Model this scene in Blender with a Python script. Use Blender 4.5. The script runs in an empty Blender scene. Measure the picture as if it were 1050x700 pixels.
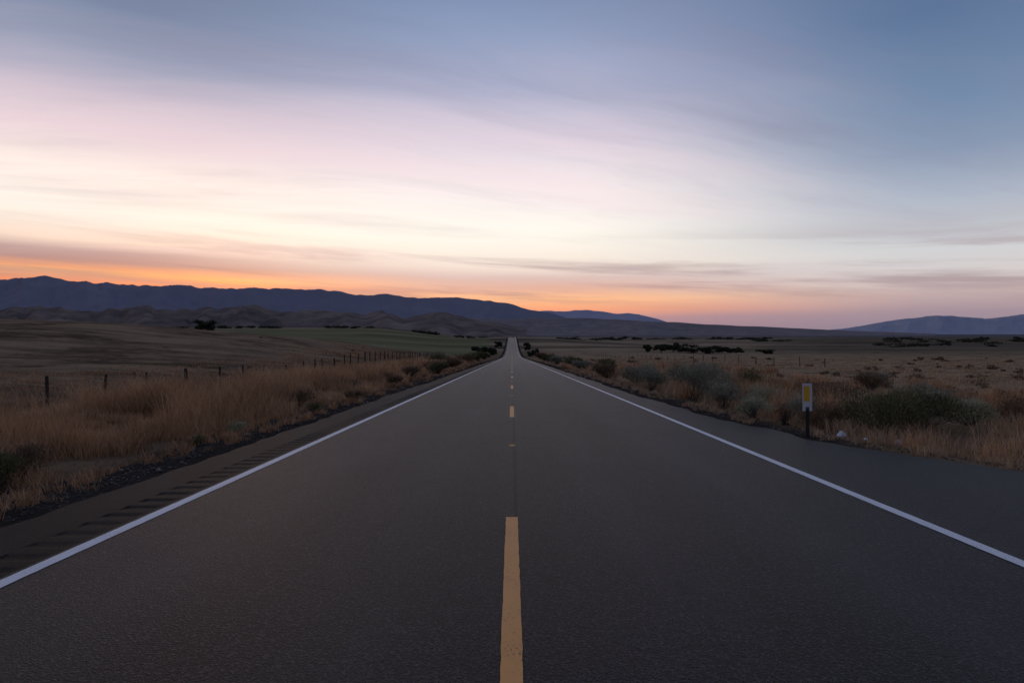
import bpy, math, random
import numpy as np
from mathutils import Vector
rng=np.random.default_rng(7); random.seed(7)
scene=bpy.context.scene
scene.view_settings.view_transform='Standard'; scene.view_settings.look='None'; scene.view_settings.exposure=0

def s2l(c):
    c=c/255.0
    return c/12.92 if c<=0.04045 else ((c+0.055)/1.055)**2.4
def C(r,g,b): return (s2l(r),s2l(g),s2l(b),1)
def sm(a,b,x):
    t=np.clip((np.asarray(x,float)-a)/(b-a),0,1); return t*t*(3-2*t)
def hsh(ix,iy,s):
    v=np.sin(ix*127.1+iy*311.7+s*74.7)*43758.5453
    return v-np.floor(v)
def vn(x,y,s=0):
    x=np.asarray(x,float); y=np.asarray(y,float)
    ix=np.floor(x); iy=np.floor(y); fx=x-ix; fy=y-iy
    fx=fx*fx*(3-2*fx); fy=fy*fy*(3-2*fy)
    a=hsh(ix,iy,s);b=hsh(ix+1,iy,s);c=hsh(ix,iy+1,s);d=hsh(ix+1,iy+1,s)
    return (a*(1-fx)+b*fx)*(1-fy)+(c*(1-fx)+d*fx)*fy
def fbm(x,y,s=0,o=4):
    t=0;a=.5;n=0
    for i in range(o):
        t=t+a*vn(x*2**i+i*17.3,y*2**i-i*9.1,s+i); n+=a; a*=.5
    return t/n
def ridged(x,y,s=0,o=4):
    t=0;a=.5;n=0
    for i in range(o):
        t=t+a*(1-abs(2*vn(x*2**i+i*13.3,y*2**i-i*7.1,s+i)-1)); n+=a; a*=.5
    return t/n

# ---------------------------------------------------------------- profiles
yy=np.arange(-60,30001,1.0)
sR=np.interp(yy,[-60,240,480,660,760,860,1000,30000],[-.035,-.035,.03,.03,-.03,-.03,0,0])
Rt=np.cumsum(sR); Rt-=np.interp(0,yy,Rt)
sP=np.interp(yy,[-60,220,340,3000,3100,30000],[-.035,-.035,-.001,-.001,0,0])
Pt=np.cumsum(sP); Pt-=np.interp(0,yy,Pt)
R=lambda y:np.interp(y,yy,Rt)
P=lambda y:np.interp(y,yy,Pt)
LE=-4.75
def RE(y): return np.interp(y,[-20,4,8,11,14,20,2000],[8.8,7.8,6.9,5.6,5.15,4.85,4.75])
def H(x,y):
    x=np.asarray(x,float); y=np.asarray(y,float)
    b=P(y)
    lx=-x
    ny=np.maximum(y,1)
    hill=(7.6*sm(8,80,lx)+2.6*sm(60,140,lx))*sm(25,135,y)*(1-.8*sm(170,380,y))
    b=b+hill
    b=b+sm(.02,.25,lx/ny)*np.interp(y,[260,700,1300,2500,6000],[0,10,24,34,20])
    b=b-0.8*np.exp(-((x+20)/7)**2)*(1-sm(40,90,y))
    b=b+(fbm(x/22,y/30,3,3)-.5)*1.3*sm(8,30,abs(x))
    wid=np.interp(y,[0,250,450,2000],[9,14,90,150])
    d=np.maximum(abs(x)-6,0)
    w=np.exp(-(d/wid)**2)
    z=b*(1-w)+R(y)*w
    e=np.where(x<0,LE-x,x-RE(y))   # distance outside the pavement
    out=sm(0.0,.3,e)
    z=z-0.05+out*0.03 - 0.16*sm(.3,2.2,e) + 0.12*sm(2.2,5,e)
    z=z+out*((fbm(x*1.3,y*1.3,11,3)-.5)*0.22*sm(.2,2.5,e)+(vn(x*5,y*5,5)-.5)*.03)*(1-sm(60,200,y))
    return z

# ---------------------------------------------------------------- helpers
def new_obj(name,verts,faces,mats=(),smooth=False,midx=None,tint=None):
    me=bpy.data.meshes.new(name)
    verts=np.asarray(verts,np.float32)
    if isinstance(faces,np.ndarray):
        n,k=faces.shape
        me.vertices.add(len(verts)); me.vertices.foreach_set('co',verts.ravel())
        me.loops.add(n*k); me.loops.foreach_set('vertex_index',faces.astype(np.int32).ravel())
        me.polygons.add(n); me.polygons.foreach_set('loop_start',np.arange(0,n*k,k,dtype=np.int32))
        me.polygons.foreach_set('loop_total',np.full(n,k,np.int32))
        me.update(calc_edges=True)
    else:
        me.from_pydata([tuple(map(float,v)) for v in verts],[],faces)
    for m in mats: me.materials.append(m)
    if midx is not None: me.polygons.foreach_set('material_index',np.asarray(midx,np.int32))
    if smooth: me.polygons.foreach_set('use_smooth',np.ones(len(me.polygons),bool))
    if tint is not None:
        a=me.attributes.new('tint','FLOAT','POINT'); a.data.foreach_set('value',np.asarray(tint,np.float32))
    me.update()
    ob=bpy.data.objects.new(name,me); scene.collection.objects.link(ob)
    return ob
def grid_faces(nr,nc,off=0):
    i=np.arange(nr-1)[:,None]*nc+np.arange(nc-1)[None,:]
    i=i.ravel()+off
    return np.stack([i,i+1,i+nc+1,i+nc],1)

class NT:
    def __init__(s,t): s.t=t; s.n=t.nodes; s.l=t.links
    def node(s,ty,**k):
        n=s.n.new(ty)
        for a,b in k.items(): setattr(n,a,b)
        return n
    def put(s,sock,v):
        if v is None: return
        if isinstance(v,bpy.types.NodeSocket): s.l.new(v,sock)
        else: sock.default_value=v
    def m(s,op,a,b=None,c=None,clamp=False):
        n=s.node('ShaderNodeMath',operation=op,use_clamp=clamp)
        s.put(n.inputs[0],a); s.put(n.inputs[1],b); s.put(n.inputs[2],c)
        return n.outputs[0]
    def ss(s,a,b,x):
        n=s.node('ShaderNodeMapRange',interpolation_type='SMOOTHSTEP')
        s.put(n.inputs['Value'],x)
        if a<=b:
            n.inputs['From Min'].default_value=a; n.inputs['From Max'].default_value=b
            return n.outputs[0]
        n.inputs['From Min'].default_value=b; n.inputs['From Max'].default_value=a
        n.inputs['To Min'].default_value=1; n.inputs['To Max'].default_value=0
        return n.outputs[0]
    def mix(s,f,a,b,bt='MIX'):
        n=s.node('ShaderNodeMix',data_type='RGBA',blend_type=bt)
        s.put(n.inputs[0],f); s.put(n.inputs[6],a); s.put(n.inputs[7],b)
        return n.outputs[2]
    def comb(s,x,y,z):
        n=s.node('ShaderNodeCombineXYZ'); s.put(n.inputs[0],x); s.put(n.inputs[1],y); s.put(n.inputs[2],z); return n.outputs[0]
    def noise(s,v,scale,detail=4,rough=.5,dist=0):
        n=s.node('ShaderNodeTexNoise'); s.put(n.inputs['Vector'],v)
        n.inputs['Scale'].default_value=scale; n.inputs['Detail'].default_value=detail
        n.inputs['Roughness'].default_value=rough; n.inputs['Distortion'].default_value=dist
        return n.outputs[0]
    def ramp(s,f,stops,interp='LINEAR'):
        n=s.node('ShaderNodeValToRGB'); cr=n.color_ramp; cr.interpolation=interp
        while len(cr.elements)<len(stops): cr.elements.new(.5)
        for e,(p,c) in zip(cr.elements,stops): e.position=p; 
        for e,(p,c) in zip(cr.elements,stops): e.color=c
        s.put(n.inputs[0],f); return n.outputs[0]
    def pos(s):
        g=s.node('ShaderNodeNewGeometry'); x=s.node('ShaderNodeSeparateXYZ'); s.l.new(g.outputs['Position'],x.inputs[0])
        return g.outputs['Position'],x.outputs[0],x.outputs[1],x.outputs[2]
    def attr(s,name):
        a=s.node('ShaderNodeAttribute'); a.attribute_name=name; return a.outputs['Fac']
def new_mat(name,rough=.8,spec=.3):
    m=bpy.data.materials.new(name); m.use_nodes=True
    t=NT(m.node_tree); b=m.node_tree.nodes['Principled BSDF']
    b.inputs['Roughness'].default_value=rough; b.inputs['Specular IOR Level'].default_value=spec
    return m,t,b
def bump(t,b,h,st,dist):
    n=t.node('ShaderNodeBump'); n.inputs['Strength'].default_value=st; n.inputs['Distance'].default_value=dist
    t.put(n.inputs['Height'],h); t.l.new(n.outputs[0],b.inputs['Normal'])
L=lambda r,g,b:(r,g,b,1)

# ---------------------------------------------------------------- sky
w=bpy.data.worlds.new("World"); scene.world=w; w.use_nodes=True
t=NT(w.node_tree); bg=w.node_tree.nodes['Background']
tc=t.node('ShaderNodeTexCoord'); sx=t.node('ShaderNodeSeparateXYZ'); t.l.new(tc.outputs['Generated'],sx.inputs[0])
X,Y,Z=sx.outputs
hr=t.m('SQRT',t.m('ADD',t.m('MULTIPLY',X,X),t.m('MULTIPLY',Y,Y)))
hr=t.m('MAXIMUM',hr,.02)
T=t.m('DIVIDE',Z,hr)
AZ=t.m('ARCTAN2',X,Y)
zc=t.m('ADD',t.m('MAXIMUM',Z,0.0),0.12)
px=t.m('DIVIDE',X,zc); py=t.m('DIVIDE',Y,zc)
th=math.radians(72)   # streak heading
al=t.m('ADD',t.m('MULTIPLY',px,math.sin(th)),t.m('MULTIPLY',py,math.cos(th)))
ac=t.m('SUBTRACT',t.m('MULTIPLY',px,math.cos(th)),t.m('MULTIPLY',py,math.sin(th)))
warp=t.noise(t.comb(px,py,0),.40,2,.5)
ac2=t.m('ADD',ac,t.m('MULTIPLY',t.m('SUBTRACT',warp,.5),.8))
st1=t.noise(t.comb(t.m('MULTIPLY',al,.22),t.m('MULTIPLY',ac2,1.15),5.3),1.0,6,.58,.1)
st2=t.noise(t.comb(t.m('MULTIPLY',al,.40),t.m('MULTIPLY',ac2,2.0),7.7),1.0,6,.58,.15)
st4=t.noise(t.comb(t.m('MULTIPLY',al,.9),t.m('MULTIPLY',ac2,3.5),1.7),1.0,6,.65,.2)
st3=t.noise(t.comb(t.m('MULTIPLY',al,.12),t.m('MULTIPLY',ac2,.35),4.1),1.0,3,.5,.1)
Tw=t.m('ADD',T,t.m('MULTIPLY',t.m('SUBTRACT',st3,.5),t.m('MULTIPLY',T,.20)))
hn=t.noise(t.comb(t.m('MULTIPLY',AZ,2.4),t.m('MULTIPLY',T,24),0.4),1.0,5,.55,.2)
Tw=t.m('ADD',Tw,t.m('MULTIPLY',t.m('SUBTRACT',hn,.5),.012))
f=t.m('DIVIDE',Tw,.6,clamp=True)
def rp(l): return [(a/.6,C(*c)) for a,c in l]
rC=t.ramp(f,rp([(0,(150,126,142)),(.028,(180,138,144)),(.042,(240,158,124)),(.060,(255,188,140)),(.076,(222,172,156)),(.095,(214,186,182)),(.115,(242,226,214)),(.17,(255,249,238)),(.237,(247,238,237)),(.32,(216,206,220)),(.403,(174,176,202)),(.487,(144,158,190)),(.57,(122,142,178))]))
rL=t.ramp(f,rp([(0,(120,96,112)),(.060,(190,118,104)),(.072,(255,140,84)),(.084,(255,176,104)),(.093,(226,152,118)),(.102,(168,132,134)),(.116,(180,152,154)),(.132,(242,216,200)),(.17,(255,246,234)),(.225,(255,238,230)),(.277,(224,205,212)),(.342,(176,172,192)),(.408,(142,152,178)),(.46,(116,131,160)),(.6,(98,114,144))]))
rR=t.ramp(f,rp([(0,(136,128,146)),(.03,(158,140,154)),(.055,(190,168,170)),(.081,(210,202,203)),(.12,(206,207,211)),(.186,(170,179,196)),(.25,(134,151,178)),(.316,(112,136,168)),(.447,(84,112,150)),(.6,(78,104,142))]))
rB=t.ramp(f,rp([(0,(84,88,116)),(.15,(108,104,132)),(.3,(94,104,136)),(.6,(80,98,134))]))
col=t.mix(t.ss(-.62,-.04,AZ),rL,rC)
col=t.mix(t.ss(.06,.66,AZ),col,rR)
col=t.mix(t.ss(.35,-.5,Y),col,rB)
c1=t.m('MULTIPLY',t.m('MULTIPLY',t.ss(.46,.66,st1),t.ss(.15,.34,T)),.52)
col=t.mix(c1,col,C(122,122,148))
c2=t.m('MULTIPLY',t.m('MULTIPLY',t.ss(.46,.72,st2),t.ss(.09,.26,T)),.38)
col=t.mix(c2,col,C(140,133,156))
c4=t.m('MULTIPLY',t.m('MULTIPLY',t.ss(.46,.70,st4),t.ss(.10,.25,T)),.13)
col=t.mix(c4,col,C(140,136,158))
pk=t.m('MULTIPLY',t.m('MULTIPLY',t.ss(.52,.32,st1),t.ss(.58,.22,T)),t.m('MULTIPLY',t.ss(.05,.15,T),.40))
pk=t.m('MULTIPLY',pk,t.ss(.7,.05,AZ))
col=t.mix(pk,col,C(248,220,226))
hb=t.noise(t.comb(t.m('MULTIPLY',AZ,1.5),t.m('MULTIPLY',t.m('ADD',T,t.m('MULTIPLY',AZ,.05)),26),3.4),1.0,7,.60,.3)
hm=t.m('MULTIPLY',t.ss(.03,.08,T),t.ss(.19,.08,T))
col=t.mix(t.m('MULTIPLY',t.m('MULTIPLY',t.ss(.45,.62,hb),hm),.66),col,C(150,124,136))
sky=t.node('ShaderNodeTexSky'); sky.sky_type='NISHITA'; sky.sun_disc=False
sky.sun_elevation=math.radians(1.0); sky.sun_rotation=math.radians(-25)
lp=t.mix(1.0,col,t.mix(1.0,sky.outputs[0],L(.02,.02,.02),'MULTIPLY'),'ADD')
t.l.new(lp,bg.inputs['Color']); bg.inputs['Strength'].default_value=1.0

sd=bpy.data.lights.new('sun','SUN'); sd.energy=0.08; sd.angle=math.radians(12); sd.color=(1,.62,.42)
so=bpy.data.objects.new('sun',sd); scene.collection.objects.link(so)
dv=Vector((-math.sin(math.radians(25)),math.cos(math.radians(25)),math.tan(math.radians(5))))
so.rotation_euler=dv.to_track_quat('Z','Y').to_euler()

# ---------------------------------------------------------------- ground
mg,t,b=new_mat('ground_mat',.95,.0)
p,x,y,z=t.pos()
ax=t.m('ABSOLUTE',x)
flat=t.comb(x,y,0)
n1=t.noise(flat,.045,5,.6); n2=t.noise(flat,1.1,6,.65); n3=t.noise(flat,14,4,.7)
n4=t.noise(t.comb(t.m('MULTIPLY',x,.35),y,0),.22,6,.7)
straw=t.ramp(n2,[(.25,L(.080,.052,.032)),(.5,L(.19,.124,.074)),(.75,L(.32,.22,.13))])
straw=t.mix(t.m('MULTIPLY',t.ss(.40,.62,n1),.55),straw,L(.12,.076,.046))
straw=t.mix(t.m('MULTIPLY',t.ss(.50,.66,n4),.55),straw,L(.075,.053,.034))
sp=t.noise(flat,.55,8,.78)
straw=t.mix(t.m('MULTIPLY',t.ss(.53,.64,sp),.6),straw,L(.05,.042,.028))
rows=t.noise(t.comb(t.m('MULTIPLY',x,.03),t.m('MULTIPLY',y,.30),0),1.0,4,.6,.3)
lf=t.ss(-14,-34,x)
patch=t.noise(t.comb(t.m('MULTIPLY',x,.5),t.m('MULTIPLY',y,.8),3),.12,8,.75)
straw=t.mix(t.m('MULTIPLY',lf,t.m('MULTIPLY',t.ss(.62,.42,patch),.75)),straw,L(.33,.225,.14))
straw=t.mix(t.m('MULTIPLY',t.m('MULTIPLY',lf,t.ss(.46,.62,rows)),.5),straw,L(.085,.060,.041))
straw=t.mix(t.m('MULTIPLY',t.m('MULTIPLY',lf,t.ss(.52,.60,patch)),.55),straw,L(.058,.045,.030))
rt=t.m('MULTIPLY',t.ss(6,30,x),t.ss(.64,.46,n4))
straw=t.mix(t.m('MULTIPLY',rt,.65),straw,L(.42,.30,.18))
ratio=t.m('DIVIDE',x,t.m('MAXIMUM',y,1))
far=t.ss(230,480,y)
fn=t.noise(t.comb(t.m('MULTIPLY',x,.0030),t.m('MULTIPLY',y,.009),0),1.0,7,.68)
farc=t.ramp(fn,[(.34,L(.045,.042,.032)),(.46,L(.13,.10,.07)),(.53,L(.31,.225,.145)),(.66,L(.40,.29,.19))])
farc=t.mix(t.m('MULTIPLY',t.ss(.30,.60,ratio),.65),farc,L(.060,.055,.042))
base=t.mix(t.m('MULTIPLY',far,.85),straw,farc)
base=t.mix(t.ss(1300,3500,y),base,L(.14,.13,.14))
gm=t.m('MULTIPLY',t.m('MULTIPLY',t.ss(-.03,-.05,ratio),t.ss(-.75,-.55,ratio)),t.m('MULTIPLY',t.ss(250,290,y),t.ss(1150,1000,y)))
gcol=t.mix(t.ss(.35,.65,fn),L(.13,.13,.062),L(.22,.20,.105))
base=t.mix(t.m('MULTIPLY',gm,.9),base,gcol)
ex=t.m('SUBTRACT',ax,4.8)
edge=t.m('ADD',ex,t.m('MULTIPLY',t.m('SUBTRACT',n2,.5),-2.6))
grav=t.ramp(n3,[(.3,L(.018,.016,.014)),(.55,L(.050,.042,.036)),(.72,L(.14,.12,.10))])
grav=t.mix(t.m('MULTIPLY',t.ss(.42,.60,n2),.6),grav,L(.034,.027,.021))
base=t.mix(t.ss(2.0,.9,edge),base,grav)
t.l.new(base,b.inputs['Base Color'])
bump(t,b,t.m('ADD',n3,t.m('MULTIPLY',n2,3)),.6,.05)

ys=[-25.0]
while ys[-1]<30000:
    ys.append(ys[-1]+(.4 if ys[-1]<50 else min(.4+ (ys[-1]-50)*.016,900)))
ys=np.array(ys)
xr=list(np.arange(0,14,.3)); 
while xr[-1]<26000: xr.append(xr[-1]*1.035+.05)
xs=np.array([-v for v in xr[:0:-1]]+xr)
GX,GY=np.meshgrid(xs,ys)
GZ=H(GX,GY)
new_obj('ground',np.stack([GX.ravel(),GY.ravel(),GZ.ravel()],1),grid_faces(len(ys),len(xs)),[mg],True)

# ---------------------------------------------------------------- road
def asphalt(name,left_shoulder):
    mr,t,b=new_mat(name,.6,.15)
    p,x,y,z=t.pos(); flat=t.comb(x,y,0); ax=t.m('ABSOLUTE',x)
    a1=t.noise(flat,120,2,.8); a1b=t.noise(flat,34,4,.85); a2=t.noise(t.comb(x,t.m('MULTIPLY',y,.10),0),2.0,6,.65); a3=t.noise(flat,.35,5,.65)
    vor=t.node('ShaderNodeTexVoronoi'); t.put(vor.inputs['Vector'],flat); vor.inputs['Scale'].default_value=85
    vs=t.node('ShaderNodeSeparateColor'); t.l.new(vor.outputs['Color'],vs.inputs[0]); cell=vs.outputs[0]
    aa=t.m('ADD',t.m('MULTIPLY',a1,.5),t.m('MULTIPLY',a1b,.5))
    if left_shoulder:
        agg=t.ramp(aa,[(.38,L(.003,.003,.0035)),(.5,L(.009,.009,.010)),(.6,L(.020,.020,.022)),(.68,L(.06,.058,.058))])
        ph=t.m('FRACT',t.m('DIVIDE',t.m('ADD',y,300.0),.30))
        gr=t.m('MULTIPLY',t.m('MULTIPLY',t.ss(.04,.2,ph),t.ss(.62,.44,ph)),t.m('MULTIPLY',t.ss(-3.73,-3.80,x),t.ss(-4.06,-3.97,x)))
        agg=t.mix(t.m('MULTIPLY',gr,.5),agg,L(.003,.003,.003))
        agg=t.mix(t.m('MULTIPLY',t.ss(.5,.75,t.noise(flat,3,5,.7)),t.m('MULTIPLY',t.ss(4.3,4.85,ax),.5)),agg,L(.05,.04,.032))
        b.inputs['Specular IOR Level'].default_value=.06
    else:
        agg=t.ramp(aa,[(.38,L(.003,.0032,.004)),(.47,L(.012,.013,.017)),(.56,L(.024,.026,.032)),(.66,L(.080,.083,.092))])
        agg=t.mix(t.m('MULTIPLY',t.ss(.35,.7,a2),.22),agg,L(.028,.030,.036))
        wp=t.m('ABSOLUTE',t.m('SUBTRACT',t.m('ABSOLUTE',t.m('SUBTRACT',ax,1.8)),.85))
        wpm=t.m('MULTIPLY',t.ss(.55,.0,wp),t.ss(.3,.6,a2))
        agg=t.mix(t.m('MULTIPLY',wpm,.36),agg,L(.044,.046,.054))
        agg=t.mix(t.m('MULTIPLY',t.ss(.4,.68,a3),.5),agg,L(.007,.0075,.009))
        oil=t.ss(.50,.05,t.m('ABSOLUTE',t.m('SUBTRACT',ax,1.8)))
        agg=t.mix(t.m('MULTIPLY',oil,.45),agg,L(.006,.006,.007))
        agg=t.mix(t.m('MULTIPLY',t.ss(.82,.88,cell),.5),agg,L(.085,.088,.096))
        agg=t.mix(t.m('MULTIPLY',t.ss(.28,.2,cell),.5),agg,L(.004,.004,.005))
        sw=t.m('ADD',x,t.m('MULTIPLY',t.m('SUBTRACT',t.noise(t.comb(0,t.m('MULTIPLY',y,1.5),0),1.0,4,.7),.5),.03))
        seam=t.ss(.030,.012,t.m('ABSOLUTE',t.m('SUBTRACT',sw,.040)))
        agg=t.mix(t.m('MULTIPLY',seam,.92),agg,L(.002,.002,.003))
        agg=t.mix(t.m('MULTIPLY',t.ss(3.98,4.3,x),.45),agg,L(.007,.007,.009))
        agg=t.mix(t.m('MULTIPLY',t.ss(.5,.75,t.noise(flat,3,5,.7)),t.m('MULTIPLY',t.ss(4.45,4.85,ax),.25)),agg,L(.04,.034,.029))
        t.l.new(t.m('ADD',t.m('MULTIPLY',a1b,.3),.38),b.inputs['Roughness'])
    t.l.new(agg,b.inputs['Base Color'])
    bump(t,b,t.m('ADD',aa,t.m('MULTIPLY',vor.outputs[0],.8)),1.0,.013)
    return mr
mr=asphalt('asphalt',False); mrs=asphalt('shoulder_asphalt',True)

yr=np.concatenate([np.arange(-20,60,.25),np.arange(60,1100,2.0)])
V=[];F=[];MIr=[];off=0
def strip(xcols,rows,zf=None,mi=0):
    global off
    XX=np.stack([np.broadcast_to(c(rows) if callable(c) else c,rows.shape) for c in xcols],1)
    YY=np.repeat(rows[:,None],len(xcols),1)
    ZZ=R(YY)+(zf(XX,YY) if zf else 0)
    V.append(np.stack([XX.ravel(),YY.ravel(),ZZ.ravel()],1)); g=grid_faces(len(rows),len(xcols),off); F.append(g); MIr.extend([mi]*len(g)); off+=XX.size
jr=lambda r:RE(r)+(vn(r*2.3,r*0,2)-.5)*.14+(vn(r*.4,r*0,8)-.5)*.22
jl=lambda r:LE+(vn(r*2.1,r*0,4)-.5)*.12+(vn(r*.35,r*0,9)-.5)*.20
strip([-3.66,-1.8,0,1.8,3.6,4.4,jr],yr)
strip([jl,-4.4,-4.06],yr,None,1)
yfar=yr[yr>=100.0]; strip([-4.06,-3.66],yfar,None,1)
yh=np.arange(-6,100.001,.03)
def rum(XX,YY):
    ph=(YY%.30)/.30
    g=np.clip(np.sin(np.clip(ph/.62,0,1)*math.pi),0,1)
    gx=((XX>-4.05)&(XX<-3.73)).astype(float)
    return -.014*g*gx*(.55+.9*vn(YY*.8,YY*0,12))
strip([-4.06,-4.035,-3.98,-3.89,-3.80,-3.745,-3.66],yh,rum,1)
strip([-4.06,-3.66],yr[yr<=-6.0],None,1)
strip([jr,lambda r:jr(r)+.02],yr,lambda XX,YY:np.broadcast_to(np.array([0,-.07]),XX.shape))
strip([lambda r:jl(r)-.02,jl],yr,lambda XX,YY:np.broadcast_to(np.array([-.07,0]),XX.shape),1)
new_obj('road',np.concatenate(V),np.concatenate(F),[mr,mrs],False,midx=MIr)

def paint(name,col,wear):
    m,t,b=new_mat(name,.6,.3); p,x,y,z=t.pos(); flat=t.comb(x,y,0)
    n=t.noise(flat,55,5,.75); n2=t.noise(flat,3,4,.6)
    c=t.mix(t.m('MULTIPLY',n2,.35),col,tuple(v*.65 for v in col[:3])+(1,))
    s=t.m('ADD',t.m('MULTIPLY',n,.75),t.m('MULTIPLY',n2,.25))
    c=t.mix(t.ss(wear,wear+.06,s),c,L(.05,.048,.046))
    t.l.new(c,b.inputs['Base Color']); bump(t,b,n,.5,.003); return m
mw=paint('white_paint',L(.78,.78,.80),.57); my=paint('yellow_paint',L(.84,.38,.11),.56)
def line(name,x0,x1,segs,mat):
    V=[];F=[];o=0
    for a,bb in segs:
        n=max(2,int((bb-a)/(.1 if bb<60 else 1.5))+1)
        r=np.linspace(a,bb,n)
        l=x0+(vn(r*14,r*0,1)-.5)*.006; q=x1+(vn(r*14,r*0,6)-.5)*.006
        XX=np.stack([l,q],1); YY=np.stack([r,r],1)
        ZZ=R(YY)+.004
        V.append(np.stack([XX.ravel(),YY.ravel(),ZZ.ravel()],1)); F.append(grid_faces(n,2,o)); o+=2*n
    return new_obj(name,np.concatenate(V),np.concatenate(F),[mat])
eseg=[(-18,58),(58,1000)]
line('white_edge_line',-3.62,-3.50,eseg,mw)
line('white_edge_line',3.84,3.96,eseg,mw)
dash=[(2.65+12.19*k,5.72+12.19*k) for k in range(-1,60)]
line('yellow_centre_line',-.060,.056,dash,my)

mrp,t,b=new_mat('marker_body',.5,.4); b.inputs['Base Color'].default_value=L(.45,.25,.07)
mrl,t,b=new_mat('marker_lens',.2,.6); b.inputs['Base Color'].default_value=L(.75,.38,.05)
V=[];F=[];MI=[]
for k in range(0,14):
    yc=10.2+12.19*k; z0=float(R(yc))+.001; o=len(V); a,c=.05,.05
    V+=[(-a,yc-c,z0),(a,yc-c,z0),(a,yc+c,z0),(-a,yc+c,z0),(-a*.75,yc-c*.35,z0+.019),(a*.75,yc-c*.35,z0+.019),(a*.75,yc+c*.35,z0+.019),(-a*.75,yc+c*.35,z0+.019)]
    F+=[[o,o+1,o+5,o+4],[o+1,o+2,o+6,o+5],[o+2,o+3,o+7,o+6],[o+3,o,o+4,o+7],[o+4,o+5,o+6,o+7]]; MI+=[1,0,1,0,0]
new_obj('pavement_reflector',V,F,[mrp,mrl],midx=MI)

# ---------------------------------------------------------------- vegetation materials
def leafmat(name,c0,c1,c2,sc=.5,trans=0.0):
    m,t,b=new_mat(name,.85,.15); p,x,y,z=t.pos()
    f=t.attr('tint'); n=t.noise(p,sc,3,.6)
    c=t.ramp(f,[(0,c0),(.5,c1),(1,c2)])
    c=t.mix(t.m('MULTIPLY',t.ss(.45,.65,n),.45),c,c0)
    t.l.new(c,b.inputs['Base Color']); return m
mgr=leafmat('dry_grass_mat',L(.20,.106,.050),L(.52,.29,.145),L(.70,.46,.26),.35)
mgp=leafmat('pale_grass_mat',L(.22,.14,.085),L(.48,.33,.19),L(.64,.48,.31),.35)
msg=leafmat('sagebrush_mat',L(.10,.10,.070),L(.26,.255,.18),L(.44,.42,.30),2)
mdk=leafmat('dark_shrub_mat',L(.045,.048,.022),L(.12,.12,.055),L(.22,.20,.095),2)
mbr=leafmat('brown_shrub_mat',L(.09,.06,.036),L(.19,.125,.075),L(.30,.21,.125),2)
mpl=leafmat('pale_shrub_mat',L(.17,.18,.10),L(.34,.35,.22),L(.50,.50,.34),2)
mtl=leafmat('tree_foliage',L(.018,.022,.012),L(.038,.044,.024),L(.065,.072,.04),.6)
mbk,t,b=new_mat('bark',.9,.1); p,x,y,z=t.pos(); t.l.new(t.mix(t.noise(p,12,4,.6),L(.05,.038,.028),L(.13,.10,.08)),b.inputs['Base Color'])

def blades(px,py,h,w,lean,tint,name,mat,pz=None):
    n=len(px); az=rng.uniform(0,2*math.pi,n); la=rng.uniform(0,2*math.pi,n)
    pz=H(px,py)-.02 if pz is None else pz
    B=np.stack([px,py,pz],1)
    wd=np.stack([np.cos(az)*w,np.sin(az)*w,0*w],1)*.5
    ld=np.stack([np.cos(la)*lean,np.sin(la)*lean,0*lean],1)
    mid=B+ld*.35+np.stack([0*h,0*h,h*.55],1); tip=B+ld+np.stack([0*h,0*h,h],1)
    V=np.stack([B-wd,B+wd,mid+wd*.8,mid-wd*.8,tip+wd*.25,tip-wd*.25],1).reshape(-1,3)
    i=np.arange(n)[:,None]*6
    F=np.concatenate([i+np.array([0,1,2,3]),i+np.array([3,2,4,5])])
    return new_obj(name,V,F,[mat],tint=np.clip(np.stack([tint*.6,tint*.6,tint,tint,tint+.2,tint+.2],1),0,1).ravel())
def clumps(cx,cy,nb,rad,h,wd,leanf,tintc):
    k=len(cx); idx=np.repeat(np.arange(k),nb)
    a=rng.uniform(0,2*math.pi,len(idx)); r=np.sqrt(rng.uniform(0,1,len(idx)))*np.asarray(rad)[idx]
    px=cx[idx]+np.cos(a)*r; py=cy[idx]+np.sin(a)*r
    hh=np.asarray(h)[idx]*rng.uniform(.45,1.1,len(idx))
    return px,py,hh,np.asarray(wd)[idx]*rng.uniform(.6,1.3,len(idx)),hh*leanf*rng.uniform(.2,1.2,len(idx)),np.clip(tintc[idx]+rng.normal(0,.17,len(idx)),0,1)
def cat(ls): return [np.concatenate([l[i] for l in ls]) for i in range(6)]
def rnd_yd(n,a,b,p=1.0):
    u=rng.uniform(0,1,n); return a*(b/a)**u
G=[]
cy=rnd_yd(3500,5,120); cx=-(6.1+rng.gamma(2.0,1.9,3500)); 
k=(cx>-18)&(fbm(cx*.35,cy*.2,21,3)>.40); cx=cx[k];cy=cy[k]
hm=fbm(cx*.55,cy*.35,31,2)
hh=.20+.72*sm(6.1,8.2,-cx)*sm(.32,.75,hm)*1.25+rng.uniform(-.06,.16,len(cx))
wd=np.maximum(.005,cy/600*.42)
G.append(clumps(cx,cy,62,.12+hh*.36,hh,wd,.55,.1+.9*fbm(cx*.6,cy*.5,4,2)+rng.normal(0,.12,len(cx))))
cy=rnd_yd(560,4.5,70); cx=-(5.0+rng.uniform(0,1.3,560)); wd=np.maximum(.005,cy/600*.4)
k=fbm(cx*.9,cy*.5,71,2)>.42; cx=cx[k];cy=cy[k];wd=wd[k]
G.append(clumps(cx,cy,26,.09+0*cx,.08+.15*rng.uniform(0,1,len(cx)),wd,.8,.35+.2*rng.uniform(0,1,len(cx))))
cy=rnd_yd(6500,8,170); cx=-rng.uniform(8,32,6500)-cy*.10*rng.uniform(0,1,6500)
k=fbm(cx*.2,cy*.12,41,3)>.40; cx=cx[k];cy=cy[k]
hh=.10+.18*rng.uniform(0,1,len(cx)); wd=np.maximum(.008,cy/600*.45)
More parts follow.
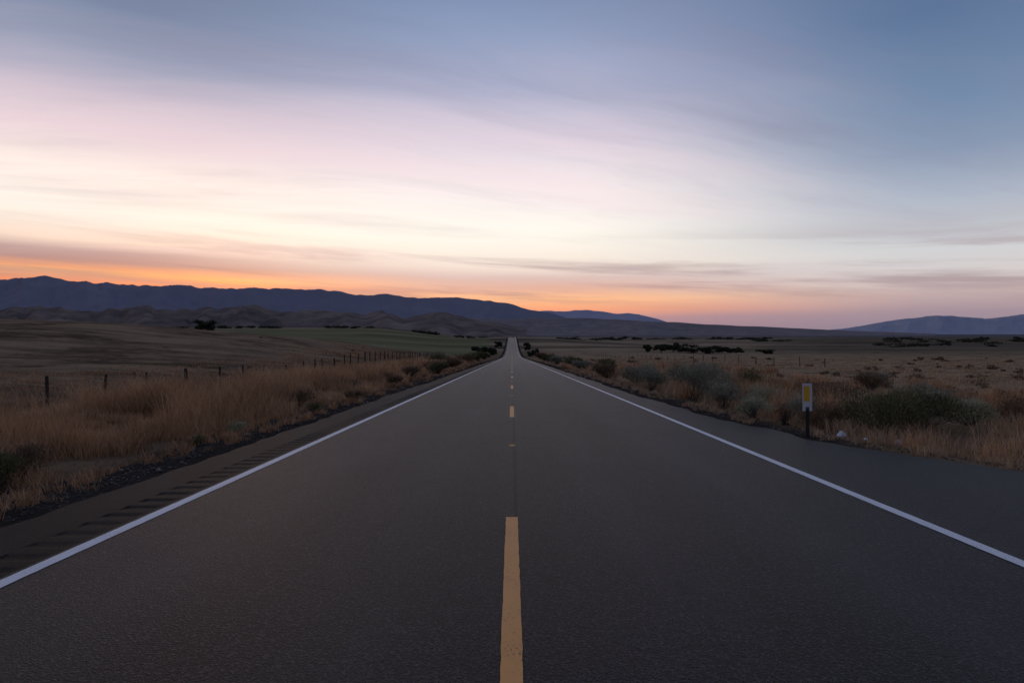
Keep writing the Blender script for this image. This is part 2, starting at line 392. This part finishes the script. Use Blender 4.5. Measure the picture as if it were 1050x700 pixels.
G.append(clumps(cx,cy,14,.25+cy*.004,hh,wd,.6,.15+.5*fbm(cx*.2,cy*.15,14,2)))
blades(*cat(G),'dry_grass',mgr)
G=[]
cy=rnd_yd(9000,7,210); cx=6.9+rng.uniform(0,1,9000)**1.4*(22+cy*.75)
k=(fbm(cx*.22,cy*.14,51,3)>.38)&(cx-RE(cy)>1.2); cx=cx[k];cy=cy[k]
hh=.14+.20*rng.uniform(0,1,len(cx))+.1*(cx<14); wd=np.maximum(.006,cy/600*.5)
G.append(clumps(cx,cy,18,.22+cy*.004,hh,wd,.55,.25+.6*fbm(cx*.2,cy*.2,15,2)))
cy=rnd_yd(560,6,60); cx=RE(cy)+.25+rng.uniform(0,1.4,560); wd=np.maximum(.005,cy/600*.4)
k=fbm(cx*.9,cy*.5,73,2)>.42; cx=cx[k];cy=cy[k];wd=wd[k]
G.append(clumps(cx,cy,26,.09+0*cx,.07+.13*rng.uniform(0,1,len(cx)),wd,.8,.35+.2*rng.uniform(0,1,len(cx))))
blades(*cat(G),'pale_grass',mgp)
G=[]
cy=np.concatenate([rng.uniform(9,20,260),rng.uniform(20,75,360)]); cx=np.concatenate([rng.uniform(7.0,17,260),rng.uniform(6.3,22,360)])
k=(cx-RE(cy)>1.0)&(fbm(cx*.4,cy*.3,61,2)>.42)&~((cx<9.6)&(cy>10.5)&(cy<12.3)&(cx>6.4)); cx=cx[k];cy=cy[k]
hh=.25+.65*rng.uniform(0,1,len(cx))**1.6; wd=np.maximum(.005,cy/600*.4)
G.append(clumps(cx,cy,90,.14+hh*.38,hh,wd,.55,.1+.8*fbm(cx*.3,cy*.3,4,2)))
blades(*cat(G),'tall_dry_grass',mgr)

# shrubs
def shrub(name,x,y,wid,hgt,mat,n=2200,leaf=.02,stemc=mbk):
    nl=rng.integers(9,15)
    a=rng.uniform(0,2*math.pi,nl); rr=rng.uniform(.1,.42,nl)*wid; zz=rng.uniform(.35,.78,nl)*hgt
    cen=np.stack([np.cos(a)*rr,np.sin(a)*rr,zz],1); sc=rng.uniform(.16,.30,nl)[:,None]*np.array([wid,wid,hgt*.95])
    li=rng.integers(0,nl,n)
    d=rng.normal(0,1,(n,3)); d/=np.linalg.norm(d,axis=1)[:,None]
    r=rng.uniform(.25,1.12,n)**.6
    Pn=cen[li]+d*r[:,None]*sc[li]; Pn[:,2]=np.abs(Pn[:,2])*.98
    up=np.stack([d[:,0]*.6,d[:,1]*.6,np.abs(d[:,2])*.5+.7],1)+rng.normal(0,.35,(n,3)); up/=np.linalg.norm(up,axis=1)[:,None]
    sd_=np.cross(up,rng.normal(0,1,(n,3))); sd_/=np.linalg.norm(sd_,axis=1)[:,None]
    lf=leaf*rng.uniform(.6,1.6,n)[:,None]
    V=np.stack([Pn-sd_*lf*.35,Pn+sd_*lf*.35,Pn+up*lf*2.4+sd_*lf*.1,Pn+up*lf*2.4-sd_*lf*.1],1).reshape(-1,3)
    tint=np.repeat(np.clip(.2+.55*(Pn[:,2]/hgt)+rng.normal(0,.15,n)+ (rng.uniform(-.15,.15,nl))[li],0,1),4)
    F=np.arange(n*4).reshape(-1,4); mi=np.zeros(n)
    ns=70; si=rng.integers(0,nl,ns); e=cen[si]+rng.normal(0,.3,(ns,3))*sc[si]; s0=rng.normal(0,.05,(ns,3))*wid; s0[:,2]=0
    q=np.cross(e-s0,rng.normal(0,1,(ns,3))); q/=np.linalg.norm(q,axis=1)[:,None]; q*=max(.006,leaf*.25)
    V2=np.stack([s0-q,s0+q,e+q*.4,e-q*.4],1).reshape(-1,3)
    V=np.concatenate([V,V2]); F=np.concatenate([F,np.arange(ns*4).reshape(-1,4)+n*4]); mi=np.concatenate([mi,np.ones(ns)])
    tint=np.concatenate([tint,np.zeros(ns*4)])
    ob=new_obj(name,V,F,[mat,stemc],midx=mi,tint=tint)
    ob.location=(x,y,float(H(x,y))-.02); return ob
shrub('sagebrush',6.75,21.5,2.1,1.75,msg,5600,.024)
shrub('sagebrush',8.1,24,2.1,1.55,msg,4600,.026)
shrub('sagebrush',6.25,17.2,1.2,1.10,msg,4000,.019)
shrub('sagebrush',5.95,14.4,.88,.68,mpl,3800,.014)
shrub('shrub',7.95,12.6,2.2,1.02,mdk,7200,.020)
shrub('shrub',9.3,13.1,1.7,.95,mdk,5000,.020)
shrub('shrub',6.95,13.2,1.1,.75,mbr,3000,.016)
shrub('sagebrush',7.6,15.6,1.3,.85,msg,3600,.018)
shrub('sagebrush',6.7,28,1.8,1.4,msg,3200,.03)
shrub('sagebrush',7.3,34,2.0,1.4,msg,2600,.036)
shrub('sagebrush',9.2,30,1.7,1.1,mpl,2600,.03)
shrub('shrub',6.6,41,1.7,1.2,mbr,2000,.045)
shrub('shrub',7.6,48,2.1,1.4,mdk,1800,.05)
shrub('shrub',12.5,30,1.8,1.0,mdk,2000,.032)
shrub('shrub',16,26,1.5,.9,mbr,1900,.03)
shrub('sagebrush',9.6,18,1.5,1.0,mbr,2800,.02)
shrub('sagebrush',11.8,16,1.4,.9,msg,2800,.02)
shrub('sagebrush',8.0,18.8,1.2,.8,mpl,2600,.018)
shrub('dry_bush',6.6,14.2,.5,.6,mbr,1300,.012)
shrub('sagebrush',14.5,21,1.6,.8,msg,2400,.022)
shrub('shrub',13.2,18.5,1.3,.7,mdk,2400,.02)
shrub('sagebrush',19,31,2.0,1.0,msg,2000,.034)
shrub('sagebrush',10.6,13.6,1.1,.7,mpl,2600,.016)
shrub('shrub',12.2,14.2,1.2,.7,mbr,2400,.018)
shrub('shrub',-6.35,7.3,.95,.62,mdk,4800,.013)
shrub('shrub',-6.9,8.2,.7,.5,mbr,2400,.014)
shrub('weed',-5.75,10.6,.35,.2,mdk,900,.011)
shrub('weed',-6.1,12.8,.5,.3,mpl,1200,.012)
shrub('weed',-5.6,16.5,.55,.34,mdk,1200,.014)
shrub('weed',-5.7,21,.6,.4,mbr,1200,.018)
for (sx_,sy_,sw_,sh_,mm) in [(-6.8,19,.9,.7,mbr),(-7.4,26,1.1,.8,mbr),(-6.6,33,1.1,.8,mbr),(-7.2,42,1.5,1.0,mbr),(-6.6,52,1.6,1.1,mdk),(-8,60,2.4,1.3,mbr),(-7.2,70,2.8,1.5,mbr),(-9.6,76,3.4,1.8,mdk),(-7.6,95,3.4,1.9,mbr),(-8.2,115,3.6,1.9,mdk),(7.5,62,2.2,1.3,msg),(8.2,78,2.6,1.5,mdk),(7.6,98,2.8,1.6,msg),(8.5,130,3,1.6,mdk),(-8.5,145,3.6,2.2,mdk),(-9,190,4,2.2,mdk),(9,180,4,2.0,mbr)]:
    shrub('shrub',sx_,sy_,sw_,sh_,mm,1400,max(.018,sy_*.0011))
def mass(name,pts,mat,leafk=.0011,n=160):
    Vs=[];Ts=[]
    for (x,y,wid,hgt) in pts:
        d=rng.normal(0,1,(n,3)); d/=np.linalg.norm(d,axis=1)[:,None]
        c=rng.normal(0,.22,(6,3)); li=rng.integers(0,6,n)
        q=(c[li]+d*rng.uniform(.4,1,n)[:,None]*.30)
        q=q*np.array([wid,wid,hgt])+np.array([0,0,hgt*.48]); q[:,2]=np.abs(q[:,2])
        l=max(.03,y*leafk)*rng.uniform(.7,1.6,n)[:,None]
        a=rng.normal(0,1,(n,3)); a/=np.linalg.norm(a,axis=1)[:,None]; b_=np.cross(a,d); b_/=np.linalg.norm(b_,axis=1)[:,None]+1e-6
        o=np.array([x,y,float(H(x,y))-.05])
        Vs.append((np.stack([q-a*l,q+b_*l,q+a*l,q-b_*l],1)+o).reshape(-1,3))
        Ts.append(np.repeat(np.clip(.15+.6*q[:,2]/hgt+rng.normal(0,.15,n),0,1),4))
    V=np.concatenate(Vs); return new_obj(name,V,np.arange(len(V)).reshape(-1,4),[mat],tint=np.concatenate(Ts))
pts=[]
for i in range(150):
    y=float(rnd_yd(1,20,200)[0]); x=float(9+rng.uniform(0,1)*(y*.85)); s=rng.uniform(.3,1.1)**1.3*(1+y/240); pts.append((x,y,s,s*.42))
for i in range(22):
    y=float(rnd_yd(1,20,180)[0]); x=-float(9+rng.uniform(0,1)*(y*.5)); s=rng.uniform(.3,.7); pts.append((x,y,s,s*.5))
mass('scrub',pts,mbr)

# ---------------------------------------------------------------- trees
def tube(p0,p1,r0,r1,k=7):
    p0=np.array(p0);p1=np.array(p1);d=p1-p0;d=d/np.linalg.norm(d)
    a=np.cross(d,[.3,.9,.1]);a/=np.linalg.norm(a);b_=np.cross(d,a)
    an=np.arange(k)*2*math.pi/k
    V=np.concatenate([p0+r0*(np.cos(an)[:,None]*a+np.sin(an)[:,None]*b_),p1+r1*(np.cos(an)[:,None]*a+np.sin(an)[:,None]*b_)])
    F=[[i,(i+1)%k,k+(i+1)%k,k+i] for i in range(k)]
    return V,np.array(F)
def tree(name,x,y,wid,hgt,n=1500):
    Vs=[];Fs=[];MI=[];o=0;cl=[]
    v,f=tube((0,0,-.3),(wid*.03,0,hgt*.35),hgt*.05,hgt*.035); Vs.append(v);Fs.append(f+o);o+=len(v);MI+=[1]*len(f)
    nl=11
    for i in range(nl):
        a=i*2.4+rng.uniform(-.3,.3); r=wid*rng.uniform(.10,.36); e=np.array([math.cos(a)*r,math.sin(a)*r,hgt*rng.uniform(.22,.80)])
        v,f=tube((wid*.03,0,hgt*rng.uniform(.12,.30)),e,hgt*.022,hgt*.006,5); Vs.append(v);Fs.append(f+o);o+=len(v);MI+=[1]*len(f)
        for _ in range(3): cl.append(e+rng.normal(0,.06,3)*np.array([wid,wid,hgt]))
    cl=np.array(cl); li=rng.integers(0,len(cl),n)
    d=rng.normal(0,1,(n,3)); d/=np.linalg.norm(d,axis=1)[:,None]
    q=cl[li]+d*(rng.uniform(.3,1,n)[:,None]**.5)*np.array([wid,wid,hgt*.9])*.15
    l=max(.10,y*.0009)*rng.uniform(.7,1.5,n)[:,None]
    a=rng.normal(0,1,(n,3)); a/=np.linalg.norm(a,axis=1)[:,None]; b_=np.cross(a,d); b_/=np.linalg.norm(b_,axis=1)[:,None]+1e-6
    V=np.stack([q-a*l,q+b_*l,q+a*l,q-b_*l],1).reshape(-1,3)
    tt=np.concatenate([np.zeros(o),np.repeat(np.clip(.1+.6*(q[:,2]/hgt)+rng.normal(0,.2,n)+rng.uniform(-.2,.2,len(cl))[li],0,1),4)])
    Fs.append(np.arange(n*4).reshape(-1,4)+o); Vs.append(V); MI+=[0]*n
    ob=new_obj(name,np.concatenate(Vs),np.concatenate(Fs),[mtl,mbk],midx=MI,tint=tt)
    ob.location=(x,y,float(H(x,y))-.1); return ob
tree('oak_tree',-94,180,8.5,3.8,2200)
for u,yb,wd_,hg in [(664,380,7,5.5),(678,360,9,7.0),(690,370,11,6.5),(706,350,13,6),(724,340,13,5),(740,345,13,4.4),(755,340,9,3.6),(786,330,10,2.6),(545,300,5,3.2),(549,330,5,4),(541,420,6,5.5)]:
    tree('oak_tree',(u-525)/600*yb,yb,wd_,hg,1500)
for u,yb,wd_,hg in [(505,330,6,4.5),(497,350,7,5),(488,380,7,4),(511,460,7,5.5)]:
    tree('oak_tree',(u-525)/600*yb,yb,wd_,hg,1100)
pts=[]
for yc_,r0,r1,nn in [(620,.62,1.0,20),(900,.40,1.15,30),(1250,.15,1.15,46),(1000,.08,.26,10)]:
    for i in range(nn):
        r=rng.uniform(r0,r1); y=yc_+rng.normal(0,30)+60*math.sin(r*7); x=y*r
        if fbm(r*9,yc_*.01,77,2)<.42: continue
        s=rng.uniform(8,30)*(.5+y/1400); pts.append((x,y,s,rng.uniform(1.6,4.6)*(.6+y/1500)))
for i in range(46):
    r=rng.uniform(.04,.9); y=1180+rng.normal(0,30); s=rng.uniform(12,30); pts.append((-y*r,y,s,rng.uniform(3,6)))
mass('distant_trees',pts,mtl,.0009,150)

# ---------------------------------------------------------------- hills / mountains
def ridge(name,prof,y0,y1,mat,seed,rough=.35,jag=.05,lump=6.,zb=-30,nu=700,ns=60,crest=.6,rolling=False):
    pu=np.array([q[0] for q in prof],float); pv=np.array([q[1] for q in prof],float)
    u=np.linspace(pu[0],pu[-1],nu); s=np.linspace(0,1,ns)
    top=(342-np.interp(u,pu,pv))/600
    k=np.ones(13)/13; top=np.convolve(np.pad(top,6,mode='edge'),k,'valid') if rolling else top
    U,S=np.meshgrid(u,s); TT=np.broadcast_to(top,U.shape)
    D=y0+(y1-y0)*S; yc=y0+(y1-y0)*crest
    a=(U-525)/600
    cr=np.where(S<crest,sm(0,1,S/crest)**.8,1-sm(0,1,(S-crest)/(1-crest)))
    e=np.clip(1-abs(S-crest)/.35,0,1)
    if rolling:
        n=fbm(a*lump,S*3.2,seed,3); n=sm(.25,.75,n)
        hgt=TT*yc*(cr*(1-rough*(1-e)*(1-n))+jag*(fbm(a*lump*2,S*4,seed+3,2)-.5)*cr*2)
    else:
        n=ridged(a*lump,S*2.2,seed,5)
        hgt=TT*yc*(cr*(1-rough*(1-e)*(1-n)*1.6)+jag*(fbm(a*lump*5,S*5,seed+3,4)-.5)*cr*2+ .25*(n-.55)*cr*(1-e))
    xw=a*D; z=1.6+hgt+ (1-cr)*zb
    new_obj(name,np.stack([xw.ravel(),D.ravel(),z.ravel()],1),grid_faces(ns,nu),[mat],True)
def hillmat(name,c0,c1,c2,sc,st=.3):
    m,t,b=new_mat(name,1,.0); p,x,y,z=t.pos(); n=t.noise(p,sc,6,.65); n2=t.noise(p,sc*.18,4,.6)
    c=t.ramp(n,[(.32,c0),(.52,c1),(.7,c2)]); c=t.mix(t.m('MULTIPLY',t.ss(.4,.65,n2),.5),c,c0)
    t.l.new(c,b.inputs['Base Color']); bump(t,b,n,st,1/sc*.3); return m
mm1=hillmat('hazed_mountain_mat',L(.21,.20,.25),L(.225,.215,.26),L(.25,.23,.27),.0012)  # aerial perspective: blue-purple haze is tinted into the base colours
mm2=hillmat('hazed_far_mountain_mat',L(.38,.36,.44),L(.39,.37,.45),L(.41,.39,.46),.001)  # farthest range, distance haze painted into its paler base colours
mm3=hillmat('hazed_right_mountain_mat',L(.34,.34,.41),L(.37,.37,.43),L(.41,.395,.45),.0012)  # bluish air haze painted into the base colours, no volume
mh1=hillmat('hill_mat',L(.095,.078,.072),L(.20,.152,.13),L(.31,.235,.195),.010,.22)
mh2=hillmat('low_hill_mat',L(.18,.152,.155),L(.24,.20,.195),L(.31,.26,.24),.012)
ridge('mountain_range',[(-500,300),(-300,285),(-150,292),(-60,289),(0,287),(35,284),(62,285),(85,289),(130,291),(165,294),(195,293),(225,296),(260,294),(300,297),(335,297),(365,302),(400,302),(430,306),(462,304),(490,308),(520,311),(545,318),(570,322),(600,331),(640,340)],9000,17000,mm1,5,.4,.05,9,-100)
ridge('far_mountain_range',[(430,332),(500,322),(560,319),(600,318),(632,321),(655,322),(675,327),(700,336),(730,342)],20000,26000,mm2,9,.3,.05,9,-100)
ridge('haze_blue_mountain_range',[(820,341),(870,336),(905,330),(935,326),(962,323),(985,325),(1010,327),(1050,322),(1100,318),(1200,312),(1400,320),(1600,325)],13000,20000,mm3,15,.35,.05,9,-100)
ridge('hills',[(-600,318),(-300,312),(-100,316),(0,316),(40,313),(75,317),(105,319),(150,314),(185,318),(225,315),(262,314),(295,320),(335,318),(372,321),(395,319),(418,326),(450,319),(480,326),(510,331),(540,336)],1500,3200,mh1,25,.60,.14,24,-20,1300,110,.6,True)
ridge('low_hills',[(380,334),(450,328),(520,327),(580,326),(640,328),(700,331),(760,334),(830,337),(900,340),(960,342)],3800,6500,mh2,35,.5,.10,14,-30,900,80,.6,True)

# ---------------------------------------------------------------- fences
mwd,t,b=new_mat('fence_post_wood',.9,.1); p,x,y,z=t.pos(); t.l.new(t.mix(t.noise(p,8,4,.6),L(.025,.020,.017),L(.065,.055,.045)),b.inputs['Base Color'])
mwi,t,b=new_mat('fence_wire_steel',.5,.4); b.inputs['Base Color'].default_value=L(.10,.095,.09); b.inputs['Metallic'].default_value=.6
def fence(name,xf,y0,y1,step,rk=1.0,hp=1.35):
    Vs=[];Fs=[];MI=[];o=0;prev=None;y=y0
    i=1
    while y<y1:
        x=xf(y)+rng.normal(0,.08); z=float(H(x,y)); h=hp+rng.normal(0,.07); lx,ly=rng.normal(0,.05,2)
        r=(.065 if i%4 else .095)*rk
        v,f=tube((x,y,z-.3),(x+lx,y+ly,z+h),r*1.05,r*.85,7)
        v=np.concatenate([v,[[x+lx,y+ly,z+h+.01]]])
        Vs.append(v);Fs+= [list(q+o) for q in f]+[[7+j+o,7+(j+1)%7+o,14+o] for j in range(7)]; MI+=[0]*14; o+=len(v)
        cur=np.array([x,y,z])
        if prev is not None:
            for hh in (.35,.65,.92,1.15):
                m_=(prev+cur)/2+np.array([0,0,hh-.02])
                for a_,b_ in ((prev+[0,0,hh],m_),(m_,cur+[0,0,hh])):
                    v,f=tube(a_,b_,.006,.006,3); Vs.append(v);Fs+=[list(q+o) for q in f];MI+=[1]*3;o+=len(v)
        prev=cur; y+=step*rng.uniform(.85,1.15); i+=1
    return new_obj(name,np.concatenate(Vs),[[int(a) for a in q] for q in Fs],[mwd,mwi],midx=MI)
fence('wire_fence',lambda y:-19.8-.035*(y-20),25,240,4.3,1.15,1.5)
fence('wire_fence',lambda y:36+.02*y,70,420,7,.8)

# ---------------------------------------------------------------- gravel
def pebbles(name,px,py,sz,mat):
    n=len(px); base=np.array([[1,0,0],[0,1,0],[-1,0,0],[0,-1,0],[0,0,1],[0,0,-1]],float)
    V=base[None]*(sz[:,None,None])*rng.uniform(.6,1.3,(n,6,3)); V[:,:,2]*=.65
    a=rng.uniform(0,6.28,n); c,s=np.cos(a),np.sin(a); x=V[:,:,0]*c[:,None]-V[:,:,1]*s[:,None]; y=V[:,:,0]*s[:,None]+V[:,:,1]*c[:,None]
    V[:,:,0]=x+px[:,None]; V[:,:,1]=y+py[:,None]; V[:,:,2]+=(H(px,py)+sz*.2)[:,None]
    fb=np.array([[0,1,4],[1,2,4],[2,3,4],[3,0,4],[1,0,5],[2,1,5],[3,2,5],[0,3,5]])
    F=(np.arange(n)[:,None,None]*6+fb[None]).reshape(-1,3)
    return new_obj(name,V.reshape(-1,3),F,[mat],tint=np.repeat(rng.uniform(0,1,n),6))
mgv=leafmat('gravel_mat',L(.03,.026,.023),L(.085,.072,.062),L(.24,.21,.185),3)
n=9000; py=rnd_yd(n,3.5,50); e=rng.gamma(1.6,.55,n)+.05; side=rng.uniform(0,1,n)<.5
px=np.where(side,LE-.05-e,RE(py)+.1+e)
pebbles('gravel',px,py,rng.uniform(.005,.018,n)*(1+py/40)*(1+(rng.uniform(0,1,n)<.03)*1.5),mgv)

# ---------------------------------------------------------------- delineator
def box(cx,cy,cz,wx,wy,wz,mat,name,par,bev=.004):
    import bmesh
    bm=bmesh.new(); bmesh.ops.create_cube(bm,size=1)
    for v in bm.verts: v.co=Vector((v.co.x*wx+cx,v.co.y*wy+cy,v.co.z*wz+cz))
    if bev: bmesh.ops.bevel(bm,geom=list(bm.edges),offset=bev,segments=2,affect='EDGES')
    me=bpy.data.meshes.new(name); bm.to_mesh(me); bm.free(); me.materials.append(mat)
    ob=bpy.data.objects.new(name,me); scene.collection.objects.link(ob); ob.parent=par; return ob
def plain(name,c,r=.5,s=.4,var=.15):
    m,t,b=new_mat(name,r,s); p,x,y,z=t.pos(); t.l.new(t.mix(t.noise(p,14,4,.7),c,tuple(v*(1-var*2) for v in c[:3])+(1,)),b.inputs['Base Color']); return m
mpw=plain('delineator_white',L(.72,.72,.72)); mpy=plain('delineator_yellow',L(.80,.45,.03),.3,.5,.08); mpd=plain('delineator_post_dark',L(.035,.035,.035),.7,.2)
mbolt=plain('bolt_steel',L(.3,.3,.3),.4,.5)
e=bpy.data.objects.new('reflector_post',None); scene.collection.objects.link(e)
dx,dy=5.80,11.45; e.location=(dx,dy,float(H(dx,dy))); e.rotation_euler=(math.radians(1),math.radians(-1.5),math.radians(-6)); e.scale=(.95,.95,.97)
box(0,0,.28,.075,.018,.66,mpd,'post',e,.005)
box(0,-.002,.80,.19,.010,.56,mpw,'paddle',e,.004)
box(-.012,-.0095,.875,.115,.004,.31,mpy,'reflector_panel',e,.001)
box(0,.014,.78,.05,.018,.50,mpd,'backing_rail',e,.003)
box(0,-.011,.58,.016,.01,.016,mbolt,'bolt',e,.002)
box(0,-.011,1.055,.012,.01,.012,mbolt,'bolt_top',e,.002)

def litter(name,x,y,w_,d_,h_,mat):
    n=14; u=np.linspace(-1,1,n); A,B=np.meshgrid(u,u)
    zz=(1-np.maximum(abs(A),abs(B))**2.5)*h_*(.45+1.1*ridged(A*1.9+x,B*1.9,3,3))
    XX=A*w_/2*(1+.7*(vn(A*2+x,B*2,3)-.5)); YY=B*d_/2*(1+.7*(vn(A*2,B*2+x,9)-.5))
    ob=new_obj(name,np.stack([XX.ravel(),YY.ravel(),zz.ravel()],1),grid_faces(n,n),[mat])
    ob.location=(x,y,float(H(x,y))+.04); ob.rotation_euler[2]=.5; return ob
mli=plain('white_plastic',L(.62,.66,.72),.4,.4)
litter('plastic_bag',6.55,11.6,.17,.10,.08,mli)
litter('crumpled_paper',7.55,11.4,.20,.12,.07,mli)
litter('crumpled_paper',6.85,11.3,.08,.06,.03,mli)

# ---------------------------------------------------------------- camera
cd=bpy.data.cameras.new('camera'); cd.sensor_width=36; cd.lens=20.57; cd.clip_start=.1; cd.clip_end=80000
co=bpy.data.objects.new('camera',cd); scene.collection.objects.link(co)
co.location=(0,0,1.6); co.rotation_euler=(math.radians(90-.76),0,0)
scene.camera=co
